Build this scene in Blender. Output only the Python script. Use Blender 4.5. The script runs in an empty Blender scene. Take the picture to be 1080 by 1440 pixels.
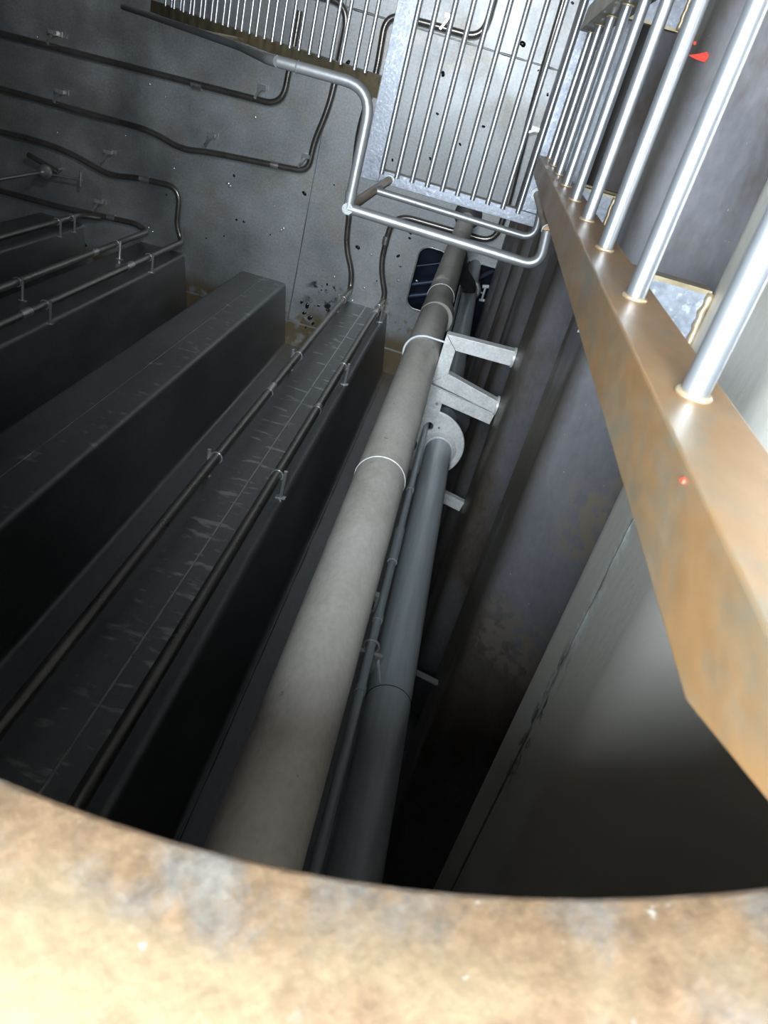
import bpy, bmesh, math, random
from mathutils import Vector, Matrix, geometry
random.seed(7)
C = bpy.context.scene.collection
sc = bpy.context.scene
H = 9.9                                    # eye height above the tank bottom; z = H - depth below the eye

# ------------------------------------------------------------------ camera
ex = Vector((0.96011, 0.23994768, -0.14357539))     # image right
ey = Vector((0.27959689, -0.83076602, 0.48130385))  # image down
ez = Vector((-0.00378981, -0.50224787, -0.86471539))  # view direction
cam = bpy.data.cameras.new('camera'); co = bpy.data.objects.new('camera', cam); C.objects.link(co)
m3 = Matrix((ex, -ey, -ez)).transposed()
co.matrix_world = Matrix.Translation((0, 0, H)) @ m3.to_4x4()
cam.sensor_fit = 'VERTICAL'; cam.sensor_height = 24.0; cam.lens = 24.0 * 1060 / 1440
cam.clip_start = 0.02; cam.clip_end = 100
cam.dof.use_dof = True; cam.dof.focus_distance = 3.6; cam.dof.aperture_fstop = 8.5
sc.camera = co

# ------------------------------------------------------------------ light: daylight falls in through the hatch
w = bpy.data.worlds.new('sky'); sc.world = w; w.use_nodes = True
bg = w.node_tree.nodes['Background']
bg.inputs[0].default_value = (0.78, 0.90, 1.0, 1); bg.inputs[1].default_value = 160.0
COX, COY, COR, COZ0, COZ1 = -0.06, 0.10, 0.455, H - 0.237, H + 0.68   # hatch coaming
def area(name, loc, size, power, color=(1, 1, 1), rot=(0, 0, 0), shape='DISK', spread=None):
    l = bpy.data.lights.new(name, 'AREA'); l.shape = shape; l.size = size; l.energy = power; l.color = color
    if spread: l.spread = spread
    o = bpy.data.objects.new(name, l); o.location = loc; o.rotation_euler = rot; C.objects.link(o); return o
pt = area('hatch_portal', (COX, COY, COZ1 - 0.01), 2 * COR, 1); pt.data.cycles.is_portal = True
# added fill lights, out of view, that lift the brightness of the tank floor
area('floor_fill_light', (-0.55, 0.75, H - 0.25), 0.5, 16, (0.93, 0.97, 1.0), spread=math.radians(90))
area('floor_fill_light', (-0.9, 1.2, H - 3.2), 0.5, 75, (0.90, 0.95, 1.0), spread=math.radians(105))

sc.view_settings.view_transform = 'Standard'; sc.view_settings.look = 'None'
sc.view_settings.exposure = 0.0; sc.view_settings.gamma = 1; sc.view_settings.use_curve_mapping = False

# ------------------------------------------------------------------ materials
GAIN = dict(side_wall_steel=.66, weathered_coaming=.58, tan_filmed_steel=.55, polished_tube_steel=.72, dull_tube_steel=.7, mottled_plate_steel=.66, pale_beige_pipe=.84, blue_grey_pipe=.70, scratched_bracket_steel=1.0, weld_bead_steel=.5)
def metal(name, c1, c2, metallic=0.7, rough=0.42, scale=3.0, bump=0.15, stretch=(1, 1, 1), c3=None, c3_lo=0.58, c3_scale=1.5,
          fine=(0.0, 60.0), drough=0.12, bdist=0.01):
    g_ = GAIN.get(name, 1.0); c1 = tuple(v * g_ for v in c1); c2 = tuple(v * g_ for v in c2); c3 = tuple(v * g_ for v in c3) if c3 else None
    m = bpy.data.materials.new(name); m.use_nodes = True; nt = m.node_tree; N = nt.nodes; L = nt.links
    b = N['Principled BSDF']; b.inputs['Metallic'].default_value = metallic
    tc = N.new('ShaderNodeTexCoord'); mp = N.new('ShaderNodeMapping'); mp.inputs['Scale'].default_value = stretch
    L.new(tc.outputs['Object'], mp.inputs[0])
    n1 = N.new('ShaderNodeTexNoise'); n1.inputs['Scale'].default_value = scale; n1.inputs['Detail'].default_value = 8; n1.inputs['Roughness'].default_value = 0.65
    L.new(mp.outputs[0], n1.inputs['Vector'])
    cr = N.new('ShaderNodeValToRGB'); cr.color_ramp.elements[0].position = 0.32; cr.color_ramp.elements[1].position = 0.68
    cr.color_ramp.elements[0].color = (*c1, 1); cr.color_ramp.elements[1].color = (*c2, 1)
    L.new(n1.outputs['Fac'], cr.inputs[0]); col = cr.outputs[0]
    if c3:
        n2 = N.new('ShaderNodeTexNoise'); n2.inputs['Scale'].default_value = c3_scale; n2.inputs['Detail'].default_value = 6; n2.inputs['Roughness'].default_value = 0.7
        L.new(mp.outputs[0], n2.inputs['Vector'])
        r2 = N.new('ShaderNodeMapRange'); r2.inputs[1].default_value = c3_lo - 0.06; r2.inputs[2].default_value = c3_lo + 0.08
        L.new(n2.outputs['Fac'], r2.inputs[0])
        mx = N.new('ShaderNodeMix'); mx.data_type = 'RGBA'; L.new(r2.outputs[0], mx.inputs[0]); L.new(col, mx.inputs[6]); mx.inputs[7].default_value = (*c3, 1)
        col = mx.outputs[2]
    nf = N.new('ShaderNodeTexNoise'); nf.inputs['Scale'].default_value = fine[1]; nf.inputs['Detail'].default_value = 3
    L.new(mp.outputs[0], nf.inputs['Vector'])
    if fine[0] > 0:
        r3 = N.new('ShaderNodeMapRange'); r3.inputs[1].default_value = 0.3; r3.inputs[2].default_value = 0.7
        r3.inputs[3].default_value = 1 - fine[0]; r3.inputs[4].default_value = 1 + fine[0]; L.new(nf.outputs['Fac'], r3.inputs[0])
        mu = N.new('ShaderNodeVectorMath'); mu.operation = 'SCALE'; L.new(col, mu.inputs[0]); L.new(r3.outputs[0], mu.inputs['Scale']); col = mu.outputs[0]
    L.new(col, b.inputs['Base Color'])
    rr = N.new('ShaderNodeMapRange'); rr.inputs[1].default_value = 0.3; rr.inputs[2].default_value = 0.7
    rr.inputs[3].default_value = max(0.05, rough - drough); rr.inputs[4].default_value = rough + drough; L.new(n1.outputs['Fac'], rr.inputs[0]); L.new(rr.outputs[0], b.inputs['Roughness'])
    if bump:
        bp = N.new('ShaderNodeBump'); bp.inputs['Strength'].default_value = bump; bp.inputs['Distance'].default_value = bdist
        L.new(nf.outputs['Fac'], bp.inputs['Height']); L.new(bp.outputs[0], b.inputs['Normal'])
    m['col'] = 1
    return m
def plain(name, c, metallic=0.0, rough=0.5):
    m = bpy.data.materials.new(name); m.use_nodes = True; b = m.node_tree.nodes['Principled BSDF']
    b.inputs['Base Color'].default_value = (*c, 1); b.inputs['Metallic'].default_value = metallic; b.inputs['Roughness'].default_value = rough; return m

def stain_or_tint(m, axis_masks, color, thr=0.5, scale=6.0, stretch=(1, 1, 1)):
    """mix COLOR in where noise exceeds THR inside the box given by AXIS_MASKS {axis: (centre, halfwidth, softness)} in object space"""
    nt = m.node_tree; N = nt.nodes; L = nt.links; b = N['Principled BSDF']
    src = b.inputs['Base Color'].links[0].from_socket
    tc = N.new('ShaderNodeTexCoord'); sp = N.new('ShaderNodeSeparateXYZ'); L.new(tc.outputs['Object'], sp.inputs[0])
    fac = None
    for ax, (c, hw, soft) in axis_masks.items():
        s = N.new('ShaderNodeMath'); s.operation = 'SUBTRACT'; L.new(sp.outputs[ax], s.inputs[0]); s.inputs[1].default_value = c
        a = N.new('ShaderNodeMath'); a.operation = 'ABSOLUTE'; L.new(s.outputs[0], a.inputs[0])
        r = N.new('ShaderNodeMapRange'); r.inputs[1].default_value = hw; r.inputs[2].default_value = hw + soft; r.inputs[3].default_value = 1; r.inputs[4].default_value = 0
        L.new(a.outputs[0], r.inputs[0])
        if fac is None: fac = r.outputs[0]
        else:
            k = N.new('ShaderNodeMath'); k.operation = 'MULTIPLY'; L.new(fac, k.inputs[0]); L.new(r.outputs[0], k.inputs[1]); fac = k.outputs[0]
    mp = N.new('ShaderNodeMapping'); mp.inputs['Scale'].default_value = stretch; L.new(tc.outputs['Object'], mp.inputs[0])
    n = N.new('ShaderNodeTexNoise'); n.inputs['Scale'].default_value = scale; n.inputs['Detail'].default_value = 5; L.new(mp.outputs[0], n.inputs['Vector'])
    r = N.new('ShaderNodeMapRange'); r.inputs[1].default_value = thr; r.inputs[2].default_value = thr + 0.08; L.new(n.outputs['Fac'], r.inputs[0])
    k = N.new('ShaderNodeMath'); k.operation = 'MULTIPLY'; L.new(fac, k.inputs[0]); L.new(r.outputs[0], k.inputs[1])
    mx = N.new('ShaderNodeMix'); mx.data_type = 'RGBA'; L.new(k.outputs[0], mx.inputs[0]); L.new(src, mx.inputs[6]); mx.inputs[7].default_value = (*color, 1)
    L.new(mx.outputs[2], b.inputs['Base Color'])

M = {}
M['floor'] = metal('tank_floor_steel', (0.40, 0.42, 0.43), (0.60, 0.62, 0.63), 0.75, 0.5, 1.2, 0.10, c3=(0.50, 0.47, 0.42), c3_lo=0.58, c3_scale=1.6, fine=(0.12, 40))
stain_or_tint(M['floor'], {1: (-3.4, 0.22, 0.18)}, (0.30, 0.23, 0.14), 0.40, 3.0)
stain_or_tint(M['floor'], {1: (-2.75, 0.20, 0.3), 0: (-0.6, 0.25, 0.3)}, (0.40, 0.32, 0.24), 0.55, 7.0)
stain_or_tint(M['floor'], {1: (-2.85, 0.16, 0.15), 0: (-1.62, 0.12, 0.15)}, (0.04, 0.04, 0.04), 0.53, 9.0)
M['bulk'] = metal('bulkhead_steel', (0.21, 0.215, 0.215), (0.34, 0.345, 0.345), 0.7, 0.46, 1.6, 0.08, stretch=(1, 1, 0.35), fine=(0.06, 50))
stain_or_tint(M['bulk'], {0: (-1.04, 0.16, 0.05), 1: (-2.81, 0.04, 0.02)}, (0.62, 0.62, 0.60), 0.575, 3.6, (1.4, 1, 3.6))
stain_or_tint(M['bulk'], {0: (-2.3, 0.14, 0.05), 1: (-2.81, 0.04, 0.02)}, (0.5, 0.5, 0.48), 0.60, 6.0, (1, 1, 1.5))
M['right'] = metal('side_wall_steel', (0.37, 0.355, 0.38), (0.52, 0.505, 0.54), 0.6, 0.48, 1.1, 0.12, stretch=(1, 0.6, 1), c3=(0.33, 0.25, 0.18), c3_lo=0.56, c3_scale=1.3, fine=(0.08, 45))
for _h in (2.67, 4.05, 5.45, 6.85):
    stain_or_tint(M['right'], {2: (H - _h, 0.20, 0.08)}, (0.13, 0.11, 0.08), 0.36, 2.0, (1, .3, 1))
stain_or_tint(M['right'], {2: (H - 1.0, 0.55, 0.10)}, (0.62, 0.585, 0.52), 0.22, 2.0)
_r = M['right']
for _y, _z in ((-0.86, 2.1), (-1.16, 2.16), (-1.75, 2.25)):        # abrasion patches on the slope under the seam, then fine splashes
    stain_or_tint(_r, {1: (_y, 0.11, 0.05), 2: (H - _z, 0.13, 0.06)}, (0.36, 0.30, 0.24), 0.44, 22.0)
stain_or_tint(_r, {2: (H - 2.15, 0.35, 0.1), 1: (-0.2, 1.6, 0.4)}, (0.75, 0.74, 0.74), 0.715, 70.0)
stain_or_tint(_r, {2: (H - 1.285, 0.018, 0.02), 1: (-0.74, 0.16, 0.04)}, (0.72, 0.72, 0.70), 0.47, 40.0, (1, 1, .5))
stain_or_tint(_r, {2: (H - 1.285, 0.015, 0.03), 1: (-1.15, 0.16, 0.06)}, (0.10, 0.10, 0.09), 0.5, 50.0, (1, .4, 1))
M['hatch'] = metal('weathered_coaming', (0.23, 0.19, 0.15), (0.37, 0.33, 0.285), 0.1, 0.5, 18.0, 0.5, stretch=(1, 1, 0.6), c3=(0.35, 0.225, 0.13), c3_lo=0.46, c3_scale=13, fine=(0.22, 90), bdist=0.002)
stain_or_tint(M['hatch'], {2: (0.14, 0.085, 0.04)}, (0.235, 0.17, 0.10), 0.44, 11.0)
stain_or_tint(M['hatch'], {2: (0.10, 0.14, 0.02)}, (0.5, 0.48, 0.44), 0.70, 60.0)  # small bright glints put into the coaming colour as pale flecks
M['tan'] = metal('tan_filmed_steel', (0.22, 0.17, 0.11), (0.33, 0.26, 0.17), 0.25, 0.42, 5.0, 0.12, stretch=(1, 1, 0.5), c3=(0.36, 0.20, 0.085), c3_lo=0.43, c3_scale=8.0, fine=(0.08, 60), bdist=0.003)
M['tan2'] = metal('brown_filmed_steel', (0.16, 0.125, 0.07), (0.24, 0.195, 0.12), 0.5, 0.45, 8.0, 0.1, fine=(0.08, 60))
M['bright'] = metal('polished_tube_steel', (0.46, 0.47, 0.48), (0.50, 0.51, 0.53), 0.85, 0.34, 6.0, 0.0, drough=0.05)
M['rail'] = metal('dull_tube_steel', (0.22, 0.225, 0.225), (0.30, 0.30, 0.295), 0.6, 0.42, 7.0, 0.05, stretch=(1, 1, 1), drough=0.05)
M['plate'] = metal('mottled_plate_steel', (0.17, 0.18, 0.21), (0.26, 0.275, 0.315), 0.3, 0.42, 22.0, 0.3, c3=(0.42, 0.44, 0.48), c3_lo=0.60, c3_scale=60, fine=(0.18, 90), bdist=0.002)
M['pipe'] = metal('pale_beige_pipe', (0.74, 0.67, 0.59), (0.90, 0.83, 0.74), 0.1, 0.5, 5.0, 0.08, stretch=(1, 1, 0.6), c3=(0.66, 0.62, 0.52), c3_lo=0.56, c3_scale=3.0, fine=(0.07, 70))
stain_or_tint(M['pipe'], {2: (H - 4.0, 0.45, 0.5)}, (0.60, 0.59, 0.56), 0.56, 26, (1, 1, 0.5))
stain_or_tint(M['pipe'], {2: (H - 2.6, 1.8, 0.8)}, (0.12, 0.10, 0.08), 0.70, 30)
stain_or_tint(M['pipe'], {2: (H - 6.5, 1.2, 0.9)}, (0.24, 0.235, 0.20), 0.30, 3)
M['pipe2'] = metal('blue_grey_pipe', (0.58, 0.64, 0.66), (0.76, 0.82, 0.84), 0.2, 0.42, 9.0, 0.08, stretch=(1, 1, 0.06), fine=(0.08, 60))
M['coil'] = metal('floor_coil_pipe', (0.25, 0.23, 0.205), (0.36, 0.34, 0.31), 0.8, 0.30, 3.0, 0.05, fine=(0.05, 40), drough=0.06)
M['bracket'] = metal('scratched_bracket_steel', (0.78, 0.77, 0.74), (0.92, 0.91, 0.89), 0.25, 0.42, 14.0, 0.2, fine=(0.12, 70), bdist=0.002)
M['clip'] = metal('small_clip_steel', (0.55, 0.54, 0.52), (0.75, 0.74, 0.72), 0.8, 0.35, 10, 0.05)
M['weld'] = metal('weld_bead_steel', (0.55, 0.38, 0.20), (0.85, 0.70, 0.50), 0.6, 0.42, 40, 0.4, bdist=0.002)
M['seam'] = metal('seam_weld_steel', (0.10, 0.10, 0.09), (0.34, 0.34, 0.32), 0.6, 0.45, 14, 0.4, bdist=0.003)
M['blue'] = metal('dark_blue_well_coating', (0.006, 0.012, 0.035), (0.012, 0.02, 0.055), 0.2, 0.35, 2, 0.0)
M['bluepipe'] = plain('blue_grey_well_pipe', (0.12, 0.15, 0.24), 0.6, 0.3)
M['dark'] = metal('dark_steel', (0.04, 0.042, 0.045), (0.08, 0.082, 0.085), 0.5, 0.5, 4, 0.0)
M['absorber'] = plain('matt_black_light_absorber', (0.015, 0.015, 0.015), 0.0, 1.0)  # black for the unseen upper coaming, added to soak up bounced light
M['absorber'].node_tree.nodes['Principled BSDF'].inputs['Specular IOR Level'].default_value = 0.1
M['drop'] = plain('wet_black_residue', (0.012, 0.012, 0.014), 0.0, 0.12)
M['glint'] = plain('bright_residue', (0.75, 0.75, 0.75), 0.6, 0.25)
M['red'] = plain('red_marker_paint', (0.75, 0.05, 0.03), 0.0, 0.6)
M['white'] = plain('white_valve_paint', (0.85, 0.87, 0.9), 0.0, 0.4)

# ------------------------------------------------------------------ helpers
def P(x, y, h): return Vector((x, y, H - h))
def R(rx, ry, h): return Vector((rx * h, ry * h, H - h))          # a direction from the eye met at depth h
def wloc(p):
    v = Vector((0, 0, 0))
    while p: v += p.location; p = p.parent
    return v
def obj(name, verts, faces, mat, parent=None, smooth=False, loc=None):
    """verts in world coordinates (stored relative to the parent, or to LOC)"""
    me = bpy.data.meshes.new(name)
    base = wloc(parent); loc = Vector(loc) if loc is not None else base
    me.from_pydata([tuple(Vector(v) - loc) for v in verts], [], faces)
    bm = bmesh.new(); bm.from_mesh(me); bmesh.ops.recalc_face_normals(bm, faces=bm.faces); bm.to_mesh(me); bm.free()
    if smooth:
        for p in me.polygons: p.use_smooth = True
        if smooth != 'all':
            me.set_sharp_from_angle(angle=math.radians(40))
    me.materials.append(mat)
    o = bpy.data.objects.new(name, me); C.objects.link(o); o.parent = parent; o.location = loc - base
    return o
def inst(src, parent, loc, rot=None, name=None):
    o = src.copy(); C.objects.link(o); o.parent = parent; o.location = Vector(loc) - wloc(parent)
    if rot is not None: o.rotation_euler = rot
    if name: o.name = name
    for ch in src.children:
        k = ch.copy(); C.objects.link(k); k.parent = o
    return o
def thing(name, label, cat, loc=(0, 0, 0), group=None):
    o = bpy.data.objects.new(name, None); C.objects.link(o); o.location = loc; o.empty_display_size = 0.1
    o['label'] = label; o['category'] = cat
    if group: o['group'] = group
    return o
def tag(o, label, cat, group=None, kind=None):
    o['label'] = label; o['category'] = cat
    if group: o['group'] = group
    if kind: o['kind'] = kind
    return o
def struct(o, label=None):
    o['kind'] = 'structure'
    if label: o['label'] = label
    return o
def box_g(lo, hi):
    (a, b, c), (d, e, f) = lo, hi
    v = [(a, b, c), (d, b, c), (d, e, c), (a, e, c), (a, b, f), (d, b, f), (d, e, f), (a, e, f)]
    return v, [(0, 3, 2, 1), (4, 5, 6, 7), (0, 1, 5, 4), (1, 2, 6, 5), (2, 3, 7, 6), (3, 0, 4, 7)]
def bevel(o, w, seg=2):
    me = o.data; bm = bmesh.new(); bm.from_mesh(me)
    bmesh.ops.bevel(bm, geom=list(bm.edges), offset=w, segments=seg, affect='EDGES', profile=0.5)
    bm.to_mesh(me); bm.free(); return o
def box(name, lo, hi, mat, parent=None, bev=0.0):
    v, f = box_g([min(p) for p in zip(lo, hi)], [max(p) for p in zip(lo, hi)])
    o = obj(name, v, f, mat, parent)
    if bev: bevel(o, bev)
    return o
def cat(gs):
    V, F = [], []
    for v, f in gs:
        n = len(V); V += list(v); F += [tuple(i + n for i in q) for q in f]
    return V, F
def fillet(pts, r, n=8):
    pts = [Vector(p) for p in pts]; out = [pts[0]]
    for i in range(1, len(pts) - 1):
        a, b, c = pts[i - 1], pts[i], pts[i + 1]
        d1 = (a - b); d2 = (c - b); l = min(r, d1.length * 0.49, d2.length * 0.49)
        p0 = b + d1.normalized() * l; p1 = b + d2.normalized() * l
        for k in range(n + 1):
            t = k / n; out.append(p0 * (1 - t) ** 2 + b * 2 * t * (1 - t) + p1 * t * t)
    out.append(pts[-1]); return out
def tube_g(pts, r, seg=14, cap=True):
    pts = [Vector(p) for p in pts]; V, F = [], []
    t0 = (pts[1] - pts[0]).normalized(); u = t0.orthogonal().normalized()
    for i, p in enumerate(pts):
        if i == 0: t = t0
        elif i == len(pts) - 1: t = (pts[i] - pts[i - 1]).normalized()
        else: t = ((pts[i] - pts[i - 1]).normalized() + (pts[i + 1] - pts[i]).normalized()).normalized()
        u = (u - t * u.dot(t)).normalized(); vv = t.cross(u)
        rr = r[i] if isinstance(r, (list, tuple)) else r
        for k in range(seg):
            a = 2 * math.pi * k / seg; V.append(p + (u * math.cos(a) + vv * math.sin(a)) * rr)
    for i in range(len(pts) - 1):
        for k in range(seg):
            k2 = (k + 1) % seg; F.append((i * seg + k, i * seg + k2, (i + 1) * seg + k2, (i + 1) * seg + k))
    if cap:
        F.append(tuple(range(seg))[::-1]); n = (len(pts) - 1) * seg; F.append(tuple(range(n, n + seg)))
    return V, F
def tube(name, pts, r, mat, parent=None, seg=14, rad=None, cap=True, loc=None):
    if rad: pts = fillet(pts, rad)
    v, f = tube_g(pts, r, seg, cap); return obj(name, v, f, mat, parent, smooth=True, loc=loc)
def ring_g(c, axis, R_, r, n=32, m=8, a0=0, a1=2 * math.pi):
    axis = Vector(axis).normalized(); u = axis.orthogonal().normalized(); v = axis.cross(u); c = Vector(c)
    full = abs(a1 - a0 - 2 * math.pi) < 1e-6; V, F = [], []
    cnt = n if full else n + 1
    for i in range(cnt):
        a = a0 + (a1 - a0) * i / n; d = u * math.cos(a) + v * math.sin(a)
        for k in range(m):
            b = 2 * math.pi * k / m; V.append(c + d * (R_ + r * math.cos(b)) + axis * r * math.sin(b))
    for i in range(n):
        j = (i + 1) % cnt
        for k in range(m):
            k2 = (k + 1) % m; F.append((i * m + k, i * m + k2, j * m + k2, j * m + k))
    return V, F
def prism_g(poly, z0, z1):
    n = len(poly); V = [(x, y, z0) for x, y in poly] + [(x, y, z1) for x, y in poly]
    F = [tuple(range(n))[::-1], tuple(range(n, 2 * n))] + [(i, (i + 1) % n, n + (i + 1) % n, n + i) for i in range(n)]
    return V, F
def round_corners(pts, r, n=6): return [(p.x, p.y) for p in fillet([Vector((x, y, 0)) for x, y in pts], r, n)]

# ================================================================== SETTING
YF, XL, YB = 6.5, -9.5, -3.61             # front wall, left wall, trough plane of the corrugated bulkhead
YC = -2.81                                # crest plane of the bulkhead
# --- floor with the suction well and the rounded drain slot cut out of it
def rrect(x0, y0, x1, y1, r, n=6):
    out = []
    for cx, cy, a in ((x1 - r, y1 - r, 0), (x0 + r, y1 - r, 90), (x0 + r, y0 + r, 180), (x1 - r, y0 + r, 270)):
        for k in range(n + 1):
            t = math.radians(a + 90 * k / n); out.append((cx + r * math.cos(t), cy + r * math.sin(t)))
    return out
slot = rrect(-0.53, -2.66, -0.14, -1.86, 0.13)
well = [(-0.03, -3.2), (0.50, -3.2), (0.50, -1.87), (-0.03, -1.87)]
outer = [(XL, YB - 0.3), (1.4, YB - 0.3), (1.4, YF), (XL, YF)]
loops = [[Vector((x, y, 0)) for x, y in l] for l in (outer, slot, well)]
tris = geometry.tessellate_polygon(loops); fl = [p for l in loops for p in l]
T = 0.02
nV = len(fl); V = fl + [p - Vector((0, 0, T)) for p in fl]
F = [tuple(t) for t in tris] + [tuple(i + nV for i in t)[::-1] for t in tris]
s0 = 0
for l in loops:
    n = len(l); F += [(s0 + i, s0 + (i + 1) % n, nV + s0 + (i + 1) % n, nV + s0 + i) for i in range(n)]; s0 += n
floor = struct(obj('floor', V, F, M['floor']))
# coaming lip around the slot, bright edge
lip = [Vector((x, y, 0.004)) for x, y in slot]; lip.append(lip[0]); lip.append(lip[1])
obj('slot_lip', *tube_g(lip, 0.011, 6, False), M['clip'], floor, smooth='all')
box('well_edge', (-0.03, -1.885, -0.03), (0.47, -1.868, 0.012), M['clip'], floor)
# well interior
D = -0.75
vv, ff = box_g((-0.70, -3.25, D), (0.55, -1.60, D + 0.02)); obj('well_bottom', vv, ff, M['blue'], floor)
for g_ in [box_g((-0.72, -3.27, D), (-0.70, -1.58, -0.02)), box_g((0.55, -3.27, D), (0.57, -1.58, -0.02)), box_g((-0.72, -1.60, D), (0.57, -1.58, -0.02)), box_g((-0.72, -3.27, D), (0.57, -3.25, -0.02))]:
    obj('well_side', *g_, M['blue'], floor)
# welded plate seams
def seam(name, a, b, mat, parent, wdt=0.011, hgt=0.007, n=60, up=(0, 0, 1)):
    a, b = Vector(a), Vector(b); d = (b - a); up = Vector(up); s = d.normalized().cross(up); V, F = [], []
    for i in range(n + 1):
        p = a + d * i / n; k = 1 + random.uniform(-.3, .3)
        V += [p - s * wdt * k, p - s * wdt * .5 + up * hgt * k, p + s * wdt * .5 + up * hgt * k, p + s * wdt * k]
    for i in range(n):
        for k in range(3): F.append((4 * i + k, 4 * i + k + 1, 4 * i + 5 + k, 4 * i + 4 + k))
    return obj(name, V, F, mat, parent)
seam('floor_seam', (XL, 0.42, 0), (1.0, 0.33, 0), M['seam'], floor, n=160)
seam('floor_seam', (XL, -3.32, 0), (-0.03, -3.28, 0), M['clip'], floor, wdt=0.014, n=120)
seam('floor_seam', (-2.02, -3.3, 0), (-2.02, YF, 0), M['bulk'], floor, wdt=0.006, hgt=.002, n=60)

# --- corrugated bulkhead (vertical corrugations), profile in X-Y extruded upwards
prof = []
cw, pitch, fl_ = 0.62, 1.40, 0.13
xs = [-0.73 - pitch * k for k in range(8)][::-1]
prof.append((XL - 1.2, YB))
for x in xs:
    prof += [(x - cw - fl_, YB), (x - cw, YC), (x, YC), (x + fl_, YB)]
prof.append((1.4, YB))
prof = round_corners(prof, 0.045, 7)
zt = H - 0.14
n = len(prof); V = [(x, y, 0) for x, y in prof] + [(x, y, zt) for x, y in prof]
wall_back = struct(obj('wall_back', V, [(i, i + 1, n + i + 1, n + i) for i in range(n - 1)], M['bulk'], smooth=True))
for k in range(4):
    x = -0.73 - pitch * k
    seam('vertical_seam', (x - 0.30, YC, 0), (x - 0.30, YC, zt), M['clip'] if k == 0 else M['bulk'], wall_back, wdt=0.007, hgt=0.003, n=140, up=(0, 1, 0))
seam('vertical_seam', (-0.56, YB, 0), (-0.56, YB, zt), M['bulk'], wall_back, n=60, up=(0, 1, 0))
# --- right wall (horizontal corrugations), profile in X-Z extruded along Y
XC, XT = 0.45, 0.85
pz = [(XC, -0.3)]
hs = []
for k in range(7):
    hb = 1.47 + 1.4 * k; ht = hb - 0.44
    hs += [(ht, hb)]
pts = [(XT, 0.10)]
for ht, hb in hs:
    pts.append((XT, ht - 0.30)) if ht - .3 > 0.12 else None
    pts += [(XC, ht), (XC, hb), (XT, hb + 0.30)]
pts = pts[:-1]; pts[-1] = (XC, H)
pr = round_corners(pts, 0.055, 9)
n = len(pr); V = [(x, YB - 0.1, H - h) for x, h in pr] + [(x, YF, H - h) for x, h in pr]
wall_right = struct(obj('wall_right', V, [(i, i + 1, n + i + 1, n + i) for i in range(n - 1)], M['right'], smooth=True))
sm = seam('horizontal_seam', (XC, -3.4, H - 1.285), (XC, 2.5, H - 1.285), M['seam'], wall_right, wdt=0.004, hgt=0.003, n=220, up=(-1, 0, 0))
# --- the rest of the tank
vv, ff = box_g((XL - 0.05, YB - 0.3, 0), (XL, YF, zt)); struct(obj('wall_left', vv, ff, M['bulk']))
vv, ff = box_g((XL, YF, 0), (1.4, YF + 0.05, zt)); struct(obj('wall_front', vv, ff, M['bulk']))
vv, ff = box_g((XL, YB - .35, 0), (1.4, YB - .3, zt)); struct(obj('trim_1', vv, ff, M['dark']))
vv, ff = box_g((1.4, YB - .35, -.02), (1.45, YF, zt)); struct(obj('trim_2', vv, ff, M['dark']))
NC = 96
cir = [(COX + COR * math.cos(2 * math.pi * k / NC), COY + COR * math.sin(2 * math.pi * k / NC)) for k in range(NC)]
loops = [[Vector((x, y, zt)) for x, y in l] for l in ([(XL, YB - .35), (1.45, YB - .35), (1.45, YF + .05), (XL, YF + .05)], [(COX + (x - COX) * 1.03, COY + (y - COY) * 1.03) for x, y in cir])]
tris = geometry.tessellate_polygon(loops); fl = [p for l in loops for p in l]; nV = len(fl)
struct(obj('ceiling', fl + [p + Vector((0, 0, .02)) for p in fl], [tuple(t) for t in tris] + [tuple(i + nV for i in t)[::-1] for t in tris], M['bulk']))
# --- hatch coaming: a steel cylinder round the eye
V, F = [], []
rings = [(COR, H - 0.03), (COR, COZ0 + 0.006), (COR + 0.004, COZ0), (COR + 0.010, COZ0), (COR + 0.013, COZ0 + 0.005), (COR + 0.013, H - 0.03)]
for rr, z in rings:
    V += [(COX + rr * math.cos(2 * math.pi * k / NC), COY + rr * math.sin(2 * math.pi * k / NC), z) for k in range(NC)]
for i in range(len(rings)):
    j = (i + 1) % len(rings)
    F += [(i * NC + k, i * NC + (k + 1) % NC, j * NC + (k + 1) % NC, j * NC + k) for k in range(NC)]
hc = obj('hatch_coaming', V, F, M['hatch'], smooth=True, loc=(COX, COY, COZ0))
V = []
for rr, z in ((COR, COZ1), (COR, H - 0.03), (COR + .013, H - .03), (COR + .013, COZ1)):
    V += [(COX + rr * math.cos(2 * math.pi * k / NC), COY + rr * math.sin(2 * math.pi * k / NC), z) for k in range(NC)]
obj('upper_coaming_baffle', V, [(i * NC + k, i * NC + (k + 1) % NC, (i + 1) % 4 * NC + (k + 1) % NC, (i + 1) % 4 * NC + k) for i in range(4) for k in range(NC)], M['absorber'], hc, smooth=True)  # unseen upper ring, made tall and black to limit light from the hatch
tag(hc, 'curved tan and grey weathered steel hatch rim across the bottom of the picture', 'hatch')

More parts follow.
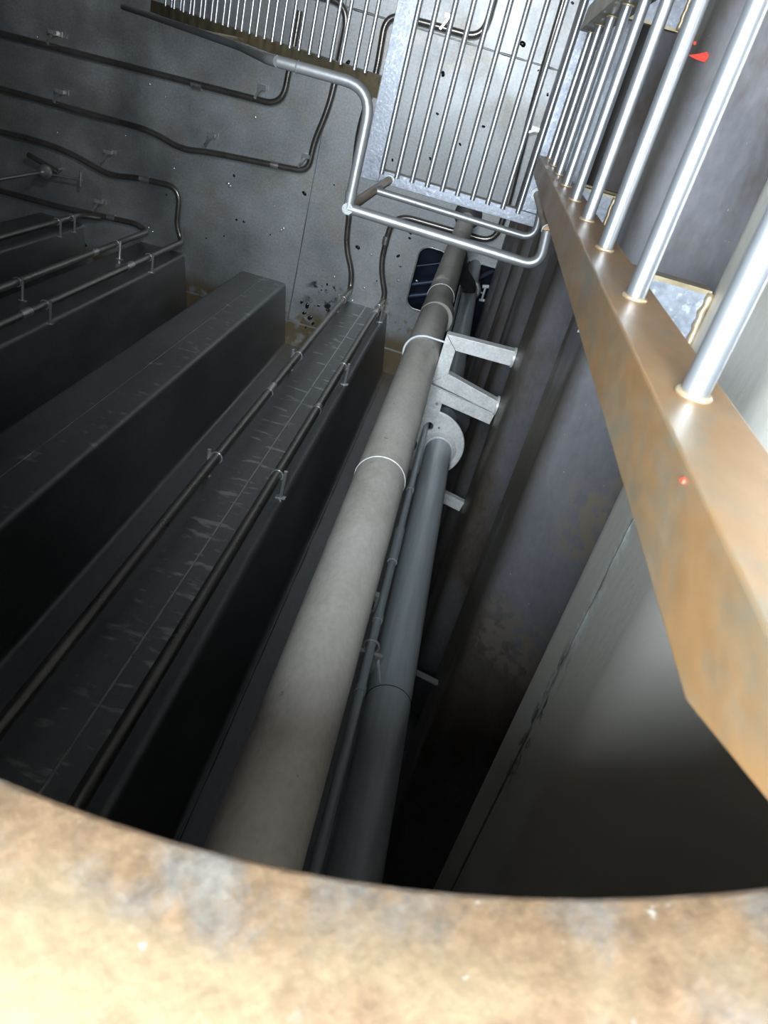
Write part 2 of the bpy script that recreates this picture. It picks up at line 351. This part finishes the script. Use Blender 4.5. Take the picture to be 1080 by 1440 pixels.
# ================================================================== VERTICAL LADDER beside the hatch
X0, X1, Y1, Y0 = 0.173, 0.247, -0.167, -0.235     # front stringer
lad = thing('vertical_ladder', 'vertical steel ladder with tan stringers and bright round rungs beside the hatch rim', 'ladder', P(0.21, 0.03, 3.15))
def cprism(name, poly_yh, x0, x1, mat, parent):
    n = len(poly_yh); V = [P(x0, y, h) for y, h in poly_yh] + [P(x1, y, h) for y, h in poly_yh]
    F = [tuple(range(n)), tuple(range(n, 2 * n))[::-1]] + [(i, (i + 1) % n, n + (i + 1) % n, n + i) for i in range(n)]
    return obj(name, V, F, mat, parent)
s1 = cprism('stringer', [(Y0 - .002, 0.31), (Y0, 3.15), (Y1, 3.17), (Y1, 0.115)], X0, X1, M['tan'], lad); bevel(s1, 0.0022, 2)
s2 = cprism('stringer', [(0.305, 0.25), (0.305, 3.10), (0.237, 3.16), (0.237, 0.25)], X0 + .002, X1, M['tan2'], lad); bevel(s2, 0.0022, 2)
rung0 = bead0 = None
for h in (.602, .93, 1.25, 1.555, 1.86, 2.165, 2.475, 2.785, 3.09):
    c = P(0.209, Y1, h)
    if rung0 is None:
        rung0 = tube('rung', [c - Vector((0, 0.003, 0)), c + Vector((0, 0.407, 0))], 0.0115, M['bright'], lad, seg=24, loc=c)
        for yy in (0.002, 0.402):
            obj('weld_bead', *ring_g(c + Vector((0, yy, 0)), (0, 1, 0), 0.0125, 0.003, 24, 6), M['weld'], rung0, smooth='all')
    else:
        inst(rung0, lad, c)
# wall brackets: horizontal plates from the stringers to the wall crests
def bracket_plate(y0, y1, h, bead):
    s = 1 if y1 > y0 else -1
    poly = [(0.247, y0), (XC - 0.004, y0), (XC - 0.004, y1), (0.247, y0 + (y1 - y0) * 1.25)]
    b = obj('wall_bracket', *prism_g(poly, H - h - 0.012, H - h), M['plate'], lad)
    V = []
    w_ = tube_g([Vector((XC - 0.006 + random.uniform(-.002, .002), y0 + (y1 - y0) * k / 9, H - h + 0.003)) for k in range(10)], [0.006 + 0.002 * (k % 2) for k in range(10)], 8)
    obj('weld_bead', *w_, M['weld'], b, smooth='all')
    fl2 = box_g((0.247, y0 - 0.004 * s, H - h - 0.05), (XC - .004, y0 + 0.004 * s, H - h + .001)); obj('bracket_fold', *fl2, M['tan2'], b)
for hh in (1.43, 2.84):
    bracket_plate(-0.211, -0.315, hh, True)
    bracket_plate(0.281, 0.385, hh, False)

# ================================================================== LANDING PLATFORM
L = 3.45
plat = thing('grating_landing', 'bright mottled steel landing with a floor of parallel round bars below the vertical ladder', 'platform', P(-0.1, 0.1, L))
def plate(name, x0, y0, x1, y1, h=L, t=0.012):
    return box(name, (x0, y0, H - h - t), (x1, y1, H - h), M['plate'], plat, 0.0015)
plate('side_plate', -0.508, -0.452, -0.430, 1.05)
plate('front_plate', -0.430, -0.452, 0.262, -0.402)
plate('wall_plate', 0.19, -0.400, 0.41, 1.05)
plate('rear_plate', -0.430, 0.97, 0.19, 1.05)
box('frame_web', (-0.508, -0.452, H - L - 0.09), (-0.500, 1.05, H - L - 0.012), M['tan2'], plat)
box('frame_web', (-0.500, -0.410, H - L - 0.075), (0.262, -0.402, H - L - 0.012), M['tan2'], plat)
box('frame_web', (0.19, -0.402, H - L - 0.075), (0.198, 1.05, H - L - 0.012), M['tan2'], plat)
box('wall_arm', (0.40, -0.30, H - L - 0.06), (XC + .24, -0.24, H - L - 0.012), M['tan2'], plat)
box('wall_arm', (0.40, 0.6, H - L - 0.06), (XC + .24, 0.66, H - L - 0.012), M['tan2'], plat)
bar0 = None
for i in range(10):
    x = -0.422 + i * 0.0665; c = P(x, -0.415, L - 0.011)
    if bar0 is None: bar0 = tube('grating_bar', [c, c + Vector((0, 1.43, 0))], 0.0108, M['bright'], plat, seg=16, loc=c); bevel
    else: inst(bar0, plat, c)
# guard rail
hr = 2.50
top = [P(-0.385, -0.425, hr), P(0.245, -0.435, hr), P(0.232, -0.325, hr)]
tube('top_rail', fillet(top, 0.10), 0.0165, M['rail'], plat, 18)
mid = [P(-0.385, -0.425, 3.02), P(0.245, -0.435, 3.02), P(0.232, -0.325, 3.02)]
tube('middle_rail', fillet(mid, 0.09), 0.0135, M['rail'], plat, 16)
tube('rail_post', [P(-0.385, -0.432, L - .002), P(-0.385, -0.425, hr)], 0.0165, M['tan'], plat, 16)
tube('rail_post', [P(0.232, -0.325, L - .002), P(0.232, -0.325, hr)], 0.0165, M['tan'], plat, 16)
obj('post_collar', *tube_g([P(0.232, -0.325, L), P(0.232, -0.325, L - .02)], 0.028, 18), M['rail'], plat, smooth=True)
obj('post_collar', *tube_g([P(-0.385, -0.432, L), P(-0.385, -0.432, L - .012)], 0.024, 18), M['rail'], plat, smooth=True)
for g_ in (tube_g([P(-0.385, -0.425, hr - .016), P(-0.385, -0.425, hr + .0165)], 0.0174, 18), tube_g([P(-0.385, -0.375, hr), P(-0.385, -0.395, hr)], 0.0185, 18),
           ring_g(P(0.232, -0.325, hr), (0, 0, 1), 0.0165, 0.003, 20, 6), ring_g(P(-0.62, -0.088, hr + .016), (1, 0, 0), 0.0165, 0.003, 20, 6)):
    obj('rail_joint', *g_, M['rail'], plat, smooth=True)
side = [P(-0.385, -0.425, hr), P(-0.385, -0.085, hr), P(-0.68, -0.088, hr + 0.02)]
tube('side_rail', fillet(side, 0.09), 0.0165, M['rail'], plat, 18)

# ================================================================== INCLINED LADDER
inc = thing('inclined_ladder', 'long inclined steel ladder of double bar treads sloping away to the upper left', 'ladder', P(-0.51, -0.11, L))
k_ = 0.72                                     # run per unit of drop
def slant(y0, y1, s0, s1, mat, dz=0.10, name='stringer'):
    a = Vector((-0.51 - k_ * s0, 0, H - (L + s0))); b = Vector((-0.51 - k_ * s1, 0, H - (L + s1)))
    dn = Vector((-1, 0, 0.72)).normalized() * -0.0
    nrm = Vector((1, 0, -k_)).normalized() * dz       # downwards, square to the slope (towards the floor side)
    V = []
    for p in (a, b):
        for y in (y0, y1):
            V += [(p.x, y, p.z), (p.x + nrm.x, y, p.z + nrm.z)]
    F = [(0, 1, 3, 2), (4, 6, 7, 5), (0, 2, 6, 4), (1, 5, 7, 3), (0, 4, 5, 1), (2, 3, 7, 6)]
    return obj(name, V, F, mat, inc)
slant(-0.150, -0.070, 0.0, 3.3, M['tan2'])
slant(0.93, 1.01, 0.0, 3.3, M['tan2'])
t0 = None
for i in range(14):
    s = 0.06 + 0.2 * i
    for q in (0, 1):
        c = P(-0.545 - k_ * s - 0.045 * q, -0.075, L + s)
        if t0 is None: t0 = tube('tread_bar', [c, c + Vector((0, 1.01, 0))], 0.0085, M['bright'], inc, seg=12, loc=c)
        else: inst(t0, inc, c)
tube('handrail', [P(-0.682, -0.088, hr + .022), P(-0.72, -0.09, hr + 0.06), P(-1.14, -0.11, 3.58), P(-2.16, -0.13, 5.0), P(-2.55, -0.14, 5.54)], 0.0165, M['rail'], inc, 16, rad=.08)
tube('handrail_post', [P(-1.55, -0.12, 4.16), P(-1.55, -0.12, 4.92)], 0.014, M['tan2'], inc, 12)

# ================================================================== RISING PIPES
# --- large pale pipe
BX, BY, BR = -0.062, -1.36, 0.0985
big = thing('cargo_pipe', 'large pale beige vertical pipe rising through the middle of the tank', 'pipe', P(BX, BY, H - 0.1))
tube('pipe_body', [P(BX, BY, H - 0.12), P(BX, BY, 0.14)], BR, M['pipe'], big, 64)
for h in (2.57, 5.55):
    obj('weld_bead', *ring_g(P(BX, BY, h), (0, 0, 1), BR, 0.0035, 64, 6), M['bracket'], big, smooth='all')
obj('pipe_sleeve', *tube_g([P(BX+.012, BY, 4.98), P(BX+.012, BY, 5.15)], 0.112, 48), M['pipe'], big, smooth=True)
obj('pipe_bell', *tube_g([P(BX, BY, 9.3), P(BX, BY, 9.7), P(BX, BY, 9.85)], [BR, 0.14, 0.17], 40), M['dark'], big, smooth=True)
# elbow leaving the pipe at its foot
tube('branch_elbow', [P(BX + .02, BY - .02, 7.7), P(BX + 0.10, BY - .25, 7.75), P(0.16, -1.75, 8.0), P(0.19, -1.95, 8.5)], 0.075, M['dark'], big, 24, rad=.25)
# --- U-shaped wall bracket that clamps it
ub = thing('pipe_bracket', 'pale U shaped steel bracket holding the large beige pipe off the right wall', 'bracket', P(0.24, -1.36, 4.2))
hb = 4.17; bw = 0.085
def bar_box(name, a, b, wdt, hgt, mat, parent):
    a, b = Vector(a), Vector(b); d = (b - a).normalized(); s = d.cross(Vector((0, 0, 1))).normalized() * wdt / 2; u = Vector((0, 0, hgt / 2))
    V = [p + i * s + j * u for p in (a, b) for i, j in ((-1, -1), (1, -1), (1, 1), (-1, 1))]
    o = obj(name, V, [(0, 1, 2, 3), (7, 6, 5, 4), (0, 4, 5, 1), (1, 5, 6, 2), (2, 6, 7, 3), (3, 7, 4, 0)], mat, parent); bevel(o, 0.002, 2); return o
def mitre(name, poly, h, t, mat, parent):
    o = obj(name, *prism_g(poly, H - h - t, H - h), mat, parent); bevel(o, 0.002, 2); return o
ya, yb = -1.205, -1.50
mitre('bracket_arm', [(0.045, ya), (0.435, ya + .012), (0.435, ya - .075), (0.118, ya - .078)], hb, .07, M['bracket'], ub)
mitre('bracket_arm', [(0.118, yb + .075), (0.435, yb + .0), (0.435, yb - .075), (0.040, yb)], hb, .07, M['bracket'], ub)
mitre('bracket_back', [(0.043, ya - .002), (0.116, ya - .08), (0.116, yb + .073), (0.038, yb + .002)], hb, .07, M['bracket'], ub)
for y in (ya - .033, yb - .038):
    obj('wall_pad', *tube_g([P(0.434, y, hb + .035), P(0.447, y, hb + .035)], 0.058, 24), M['bracket'], ub, smooth=True)
ubolt = fillet([P(0.05, BY + BR + .006, hb + .01), P(BX - .0, BY + BR + .010, hb + .01)] + [P(BX + (BR + .008) * math.cos(math.radians(a)), BY + (BR + .008) * math.sin(math.radians(a)), hb + .01) for a in range(100, 265, 10)] + [P(0.05, BY - BR - .006, hb + .01)], .01, 2)
tube('clamp_hoop', ubolt, 0.006, M['white'], ub, 8)
# --- second pipe, blue-grey, with flange plate
SX, SY, SR = 0.196, -1.93, 0.082
sec = thing('discharge_pipe', 'smaller blue grey vertical pipe right of the large beige pipe', 'pipe', P(SX, SY, 9.5))
tube('pipe_body', [P(SX, SY, 9.9), P(SX, SY, 0.16)], SR, M['pipe2'], sec, 48)
obj('weld_bead', *ring_g(P(SX, SY, 2.02), (0, 0, 1), SR, 0.002, 48, 6), M['dark'], sec, smooth='all')
FH = 4.25
FX, FY, FR = 0.125, -1.915, 0.215
V, F = [], []
hole = [(-0.035, 0.115, .022)]
disc = [(FX + FR * math.cos(2 * math.pi * k / 64), FY + FR * math.sin(2 * math.pi * k / 64)) for k in range(64)]
loops = [disc, [(0.045 + .026 * math.cos(-2 * math.pi * k / 20), -1.80 + .026 * math.sin(-2 * math.pi * k / 20)) for k in range(20)] ,
         [(0.035 + .030 * math.cos(-2 * math.pi * k / 20), -1.955 + .045 * math.sin(-2 * math.pi * k / 20)) for k in range(20)],
         [(0.16 + .007 * math.cos(-2 * math.pi * k / 12), -1.795 + .007 * math.sin(-2 * math.pi * k / 12)) for k in range(12)]]
loops[1] = [(x + .055, y + .0) for x, y in loops[1]]
lv = [[Vector((x, y, H - FH)) for x, y in l] for l in loops]
tris = geometry.tessellate_polygon(lv); fl = [p for l in lv for p in l]; nV = len(fl)
F = [tuple(t) for t in tris] + [tuple(i + nV for i in t)[::-1] for t in tris]; s0 = 0
for l in lv:
    n = len(l); F += [(s0 + i, s0 + (i + 1) % n, nV + s0 + (i + 1) % n, nV + s0 + i) for i in range(n)]; s0 += n
obj('flange_plate', fl + [p - Vector((0, 0, .018)) for p in fl], F, M['bracket'], sec)
obj('flange_rim', *ring_g(P(FX, FY, FH + .01), (0, 0, 1), FR, 0.008, 64, 8), M['bracket'], sec, smooth='all')
obj('weld_collar', *tube_g([P(SX, SY, FH), P(SX, SY, FH - .03)], [SR + .03, SR], 48, False), M['bracket'], sec, smooth=True)
obj('lower_flange', *tube_g([P(SX, SY, 4.75), P(SX, SY, 4.80)], 0.17, 40), M['dark'], sec, smooth=True)
obj('lower_collar', *ring_g(P(SX, SY, 8.6), (0, 0, 1), SR + .01, 0.03, 32, 8), M['clip'], sec, smooth='all')
# beam and tab that carry the flange
bm_ = thing('support_beam', 'pale straight steel beam from the right wall above the round flange plate', 'beam', P(0.25, -1.63, 4.2))
bar_box('beam_body', P(-0.02, -1.555, 4.22), P(0.442, -1.62, 4.22), 0.078, 0.06, M['bracket'], bm_)
bar_box('beam_lip', P(-0.02, -1.512, 4.185), P(0.442, -1.577, 4.185), 0.006, 0.012, M['bright'], bm_)
b = mitre('hanger_tab', [(0.02, -1.60), (0.135, -1.615), (0.135, -1.69), (0.118, -1.745), (0.02, -1.70)], 4.235, .012, M['bracket'], bm_)
obj('tab_bolt', *tube_g([P(0.105, -1.64, 4.235), P(0.105, -1.64, 4.222)], 0.010, 6), M['clip'], b)
b2 = thing('short_beam', 'short steel beam from the blue grey pipe to the right wall', 'beam', P(0.36, -2.24, 4.2))
bar_box('beam_body', P(0.20, -2.20, 4.23), P(0.445, -2.25, 4.23), 0.07, 0.05, M['bracket'], b2)
obj('pipe_saddle', *ring_g(P(SX, SY, 4.23), (0, 0, 1), SR + .006, 0.006, 32, 6), M['bracket'], b2, smooth='all')
bar_box('saddle_arm', P(SX, SY - SR, 4.23), P(0.21, -2.2, 4.23), 0.05, 0.05, M['bracket'], b2)
lug = thing('wall_lug', 'small bright lug low on the right wall beside the blue grey pipe', 'bracket', P(XC, -2.3, 2.75))
bar_box('lug_plate', P(0.27, -2.30, 2.66), P(0.445, -2.34, 2.66), 0.012, 0.03, M['glint'], lug)
# --- thin pole between the pipes
PX, PY = 0.082, -1.81
pol = thing('sounding_rod', 'thin dark steel rod running between the beige pipe and the blue grey pipe', 'rod', P(PX, PY, 9.5))
tube('rod_body', [P(PX, PY, 9.6), P(PX, PY, 0.16)], 0.0165, M['pipe2'], pol, 20)
tube('sleeve', [P(PX, PY, 3.0), P(PX, PY, 2.72)], 0.022, M['pipe2'], pol, 20)
for h in (1.9, 2.3, 3.4): obj('sleeve_ring', *tube_g([P(PX, PY, h), P(PX, PY, h + .03)], 0.0205, 20), M['pipe2'], pol, smooth=True)
g = thing('rod_guide', 'small pale guide bracket between the thin rod and the blue grey pipe', 'bracket', P(0.1, -1.86, 2.15))
box('guide_plate', P(0.045, -1.93, 2.16), P(0.135, -1.84, 2.14), M['clip'], g, .001)
obj('guide_ring', *ring_g(P(PX, PY, 2.15), (0, 0, 1), 0.029, 0.005, 24, 6), M['clip'], g, smooth='all')
bar_box('guide_strut', P(0.12, -1.86, 2.15), P(0.15, -1.87, 2.02), .012, .01, M['white'], g)
g2 = thing('rod_clip', 'small square clip on the thin rod beside the beige pipe', 'clip', P(0.05, -1.8, 2.35))
box('clip_plate', P(0.028, -1.80, 2.36), P(0.062, -1.72, 2.33), M['clip'], g2, .001)
box('clip_slot', P(0.036, -1.785, 2.331), P(0.052, -1.745, 2.328), M['dark'], g2)

# ================================================================== COIL PIPES on bottom and bulkhead
hf = H - 0.09          # depth of the pipe axes over the floor
YP = YC + 0.17         # pipe axes off the crest face
def vert(rx, ry, htop):    # a vertical run at the crest, from ratio
    x = rx / ry * YP; return x
def clipset(parent, spots, r):
    """small stand: foot plate on the floor, upright, flat arm reaching over the pipe"""
    for (rx, ry, ax) in spots:
        c = R(rx, ry, hf); o_ = Vector((.07, .13, 0)) if ax == 'x' else Vector((.12, .06, 0))
        p = c + o_
        st = box('clip_stand', (p.x - .012, p.y - .02, 0), (p.x + .012, p.y + .02, c.z + r), M['clip'], parent)
        bar_box('clip_arm', c + Vector((0, 0, r + .006)), p + Vector((0, 0, r + .006)), .03, .012, M['clip'], st)
        box('clip_pad', (p.x - .05, p.y - .012, c.z + r - .01), (p.x + .05, p.y + .03, c.z + r + .014), M['glint'], st)
        box('foot_plate', (p.x - .05, p.y - .03, 0), (p.x + .05, p.y + .03, .012), M['clip'], st)
def wallclips(parent, x, hh, r, side=1):
    """stud on the bulkhead crest with a hoop round the vertical pipe"""
    for h in hh:
        st = obj('pipe_stud', *tube_g([P(x + side * (r + .02), YC, h), P(x + side * (r + .02), YP + .05, h)], 0.014, 8), M['glint'], parent, smooth=True)
        obj('stud_foot', *box_g((x + side * (r + .02) - .035, YC, H - h - .02), (x + side * (r + .02) + .035, YC + .01, H - h + .02)), M['glint'], st)
        obj('hoop', *ring_g(P(x, YP, h), (0, 0, 1), r + .005, 0.007, 24, 6), M['glint'], st, smooth='all')
def coupling(parent, pts, r):
    for a, b in pts: obj('coupling', *tube_g([a, b], r * 1.16, 18), M['clip'], parent, smooth=True)
def coil(name, label, pts, r=0.036, group=None, rad=.22):
    t = thing(name, label, 'pipe', pts[0], group)
    tube('pipe_run', fillet(pts, rad), r, M['coil'], t, 18); return t
def F_(rx, ry): return R(rx, ry, hf)
# a: upper one ending in a hook under the ladder stringer
c1 = coil('heating_coil', 'uppermost dark floor pipe whose short hook ends under the inclined ladder', [F_(-.80, -.093), F_(-.52, -.086), F_(-.257, -.079), F_(-.254, -.0), F_(-.254, .02)], 0.037)
clipset(c1, [(-.291, -.079, 'x'), (-.55, -.085, 'x')], .037)
coupling(c1, [(F_(-.37, -.0835), F_(-.357, -.0832))], .037)
c2 = coil('heating_coil', 'second floor pipe, kinked, turning up past the inclined ladder in a wide bend', [F_(-.80, -.15), F_(-.415, -.147), F_(-.375, -.158), F_(-.34, -.152), F_(-.212, -.142), F_(-.212, -.11), F_(-.200, -.06), F_(-.199, .040), F_(-.26, .038), F_(-.6, .034)], 0.037, rad=.25)
clipset(c2, [(-.345, -.146, 'x'), (-.225, -.139, 'x'), (-.54, -.146, 'x')], .037)
coupling(c2, [(F_(-.26, -.1455), F_(-.25, -.145))], .037)
xc3 = -.371 / .276 * -YP; x3 = -.371 / .276 * abs(YP)
c3 = coil('heating_coil', 'third floor pipe bending down in a square loop onto the corrugation', [F_(-.80, -.21), F_(-.57, -.196), F_(-.52, -.199), F_(-.465, -.213), F_(-.43, -.206), F_(-.371, -.203), F_(-.371, -.25), P(x3, YP, hf + .0), P(x3, YP, 3.0)], 0.037, rad=.2)
clipset(c3, [(-.475, -.199, 'x')], .037)
coupling(c3, [(F_(-.425, -.2055), F_(-.412, -.2047)), (P(x3, YP, 8.3), P(x3, YP, 8.15)), (P(x3, YP, 6.2), P(x3, YP, 6.05))], .037)
wallclips(c3, x3, (8.75, 6.45), .037, 1)
x4 = -.431 / .283 * abs(YP)
c4 = coil('heating_coil', 'fourth floor pipe turning back sharply onto the left corrugation', [F_(-.80, -.274), F_(-.535, -.27), F_(-.425, -.263), P(x4, YP, hf), P(x4, YP, 3.0)], 0.037, rad=.15)
clipset(c4, [(-.484, -.262, 'x')], .037)
coupling(c4, [(F_(-.465, -.2645), F_(-.455, -.264)), (P(x4, YP, 8.4), P(x4, YP, 8.3))], .037)
wallclips(c4, x4, (8.9, 6.8), .037, 1)
x0 = -.60 / .325 * abs(YP)
c0 = coil('heating_coil', 'leftmost corrugation pipe with a double clamp meeting the floor pipe', [F_(-.486, -.266), P(x0 + .25, YP, hf + .02), P(x0, YP, 9.65), P(x0, YP, 3.5)], 0.036, rad=.12)
wallclips(c0, x0, (9.45, 9.1), .036, 1)
x5 = -.479 * abs(YP)
c5 = coil('heating_coil', 'tall pipe up the left side of the nearest corrugation, continuing beside the landing', [P(x5, YP, 0.6), P(x5, YP, hf), F_(-.132, -.245), F_(-.147, -.215), F_(-.152, -.17), F_(-.161, -.08), F_(-.154, -.02), F_(-.157, .040), F_(-.120, .042), F_(-.045, .0425), F_(-.044, .13), F_(-.044, .3)], 0.037, rad=.2)
wallclips(c5, x5, (9.3, 7.0, 4.62), .037, -1)
clipset(c5, [(-.094, .040, 'x')], .037)
coupling(c5, [(P(x5, YP, 6.1), P(x5, YP, 5.95)), (F_(-.1515, -.178), F_(-.1525, -.168))], .037)
x6 = -.310 * abs(YP)
c6 = coil('heating_coil', 'tall pipe up the right side of the nearest corrugation, crossing the floor beside the slot', [P(x6, YP, 0.6), P(x6, YP, hf), F_(-.0835, -.26), F_(-.098, -.225), F_(-.097, -.161), F_(-.02, -.161), F_(.035, -.161), F_(.037, -.12), F_(.030, .0), F_(.026, .3)], 0.037, rad=.25)
wallclips(c6, x6, (9.4, 7.05, 4.62), .037, 1)
coupling(c6, [(P(x6, YP, 5.95), P(x6, YP, 5.88)), (P(x6, YP, 9.2), P(x6, YP, 9.1)), (F_(-.0985, -.20), F_(-.0985, -.19))], .037)
clipset(c6, [(.030, -.035, 'y')], .037)

# --- cleaning lance at far left
lx, ly = -2.39 * 2.2, -2.2
ln = thing('cleaning_lance', 'thin bright rod with a round fitting at the far left of the tank', 'rod', P(lx, ly, H))
tube('rod_body', [P(lx, ly, 9.45), P(lx, ly, 3.5)], 0.018, M['bright'], ln, 14)
obj('round_fitting', *tube_g([P(lx, ly, h) for h in (9.60, 9.57, 9.52, 9.46, 9.42)], [.04, .075, .085, .07, .03], 20), M['clip'], ln, smooth=True)
tube('cross_arm', [P(lx - .28, ly + .12, 9.62), P(lx + .12, ly + .02, 9.62)], 0.032, M['coil'], ln, 12)
tube('cross_arm', [P(lx + .02, ly - .04, 9.64), P(lx + .42, ly - .0, 9.64)], 0.014, M['clip'], ln, 10)
obj('arm_end', *tube_g([P(lx + .40, ly - .08, 9.64), P(lx + .40, ly + .10, 9.64)], 0.016, 10), M['clip'], ln, smooth=True)
tube('foot', [P(lx, ly, 9.6), P(lx, ly, H)], 0.03, M['coil'], ln, 12)

# ================================================================== inside the well
wv = thing('well_valve', 'white valve handle glinting in the dark blue suction well', 'valve', P(0.40, -2.2, H + .3))
gs = [tube_g([P(0.30, -2.18, 9.75), P(0.40, -2.19, 9.75)], .012, 8), tube_g([P(0.40, -2.27, 9.75), P(0.40, -2.10, 9.75)], .013, 8), tube_g([P(0.36, -2.11, 9.75), P(0.44, -2.09, 9.75)], .022, 8), tube_g([P(0.37, -2.28, 9.75), P(0.44, -2.27, 9.75)], .018, 8)]
for nm, g_ in zip(('spindle', 'handle_bar', 'handle_grip', 'handle_grip'), gs): obj(nm, *g_, M['white'], wv, smooth=True)
tube('stem', [P(0.33, -2.18, 9.78), P(0.33, -2.18, H + .74)], .02, M['bluepipe'], wv, 10)
for i, (a, b, lb) in enumerate((((0.05, -2.02), (0.16, -1.98), 'short blue pipe stub at the left of the suction well'), ((0.28, -2.12), (0.46, -1.93), 'slanting blue pipe stub at the right of the suction well'))):
    o = tube('well_pipe', [P(a[0], a[1], H + .25), P(b[0], b[1], H + .15)], .035, M['bluepipe'], None, 16, loc=P(a[0], a[1], H + .3)); tag(o, lb, 'pipe', )
for i, (y, lb) in enumerate(((-2.12, 'upper slanting bar seen through the rounded floor slot'), (-2.36, 'middle slanting bar seen through the rounded floor slot'), (-2.52, 'lowest slanting bar seen through the rounded floor slot'))):
    o = tube('well_stiffener', [P(-0.60, y - .08, H + .2), P(-0.06, y + .14, H + .2)], (.013, .03, .035)[i], M['bluepipe'], None, 12, loc=P(-0.3, y, H + .3)); tag(o, lb, 'bar')

# ================================================================== residue on the floor
def blobs(name, spots, mat, label):
    V, F = [], []
    for (x, y, r) in spots:
        n = len(V); k = 9; V.append((x, y, r * .35))
        ph = random.random() * 6
        for ring, (f, z) in enumerate(((.6, .25), (1, .0))):
            for i in range(k):
                a = 2 * math.pi * i / k; q = r * f * (1 + .25 * math.sin(2 * a + ph) + random.uniform(-.12, .12)); V.append((x + q * math.cos(a), y + q * math.sin(a), r * z + .0005))
        for i in range(k):
            j = (i + 1) % k; F.append((n, n + 1 + i, n + 1 + j)); F.append((n + 1 + i, n + 1 + k + i, n + 1 + k + j, n + 1 + j))
    o = obj(name, V, F, mat, None, smooth='all'); o['kind'] = 'stuff'; o['label'] = label; o['category'] = 'residue'; return o
import itertools
def fl_at(u, v):
    d = (ex * ((u - 540) / 1060) + ey * ((v - 720) / 1060) + ez); return d * (H / -d.z)
dark_px = [(428, 272, 5), (333, 309, 3), (343, 312, 3), (290, 335, 2), (315, 332, 2), (503, 348, 5), (538, 352, 3), (234, 274, 2), (329, 247, 3), (735, 62, 6), (623, 104, 5), (615, 160, 3), (680, 178, 3), (647, 203, 3), (605, 223, 3), (552, 225, 3), (489, 88, 5), (770, 133, 3), (805, 4, 3), (757, 99, 2), (594, 329, 4), (560, 360, 4), (577, 328, 3), (576, 335, 3), (432, 430, 6), (428, 440, 5), (436, 447, 6), (424, 425, 4), (440, 455, 4), (430, 460, 3), (448, 430, 3), (530, 395, 2), (540, 372, 2), (460, 400, 3), (452, 408, 2), (380, 330, 2), (246, 380, 3), (120, 345, 4), (470, 260, 2), (563, 375, 2)]
bright_px = [(210, 118, 3), (232, 136, 2), (320, 258, 4), (323, 262, 3), (244, 237, 3), (176, 191, 2), (208, 320, 3), (214, 326, 3), (386, 290, 2), (398, 322, 4), (395, 324, 3), (470, 390, 3), (512, 405, 3), (560, 395, 3), (586, 395, 3), (522, 358, 3), (548, 452, 2), (68, 54, 3), (52, 52, 2), (612, 462, 2), (359, 165, 3), (495, 424, 3), (455, 380, 2), (80, 186, 2)]
blobs('liquid_droplets', [(*fl_at(u, v)[:2], s * 0.0055) for u, v, s in dark_px], M['drop'], 'dark liquid droplets scattered over the grey tank floor')
blobs('scale_flakes', [(*fl_at(u, v)[:2], s * 0.0055) for u, v, s in bright_px], M['glint'], 'bright specks of scale scattered over the grey tank floor')

# red marker strokes
def ray(u, v): return ex * ((u - 540) / 1060) + ey * ((v - 720) / 1060) + ez
def flat(name, px, hit, nrm, mat, parent):
    p = [hit(ray(u, v)) for u, v in px]; n = len(p); V = p + [q - Vector(nrm) * .002 for q in p]
    obj(name, V, [tuple(range(n)), tuple(range(n, 2 * n))[::-1]] + [(i, (i + 1) % n, n + (i + 1) % n, n + i) for i in range(n)], mat, parent)
def on_slope(d):
    h = (XC + 2.43 * 4 / 3) / (d.x / -d.z + 4 / 3); return d * (h / -d.z) + Vector((-.003, 0, H + .002))
def on_stringer(d): return d * ((X0 - .0012) / d.x) + Vector((0, 0, H))
flat('paint_mark', [(969, 78), (984, 76), (996, 73), (998, 80), (992, 88), (980, 84)], on_slope, (-.6, 0, .8), M['red'], wall_right)
flat('paint_mark', [(976, 60), (980, 58), (980, 63), (977, 64)], on_slope, (-.6, 0, .8), M['red'], wall_right)
flat('paint_dot', [(956, 673), (960, 671), (961, 675), (959, 679), (956, 678)], on_stringer, (-1, 0, 0), M['red'], s1)
bpy.context.view_layer.update()
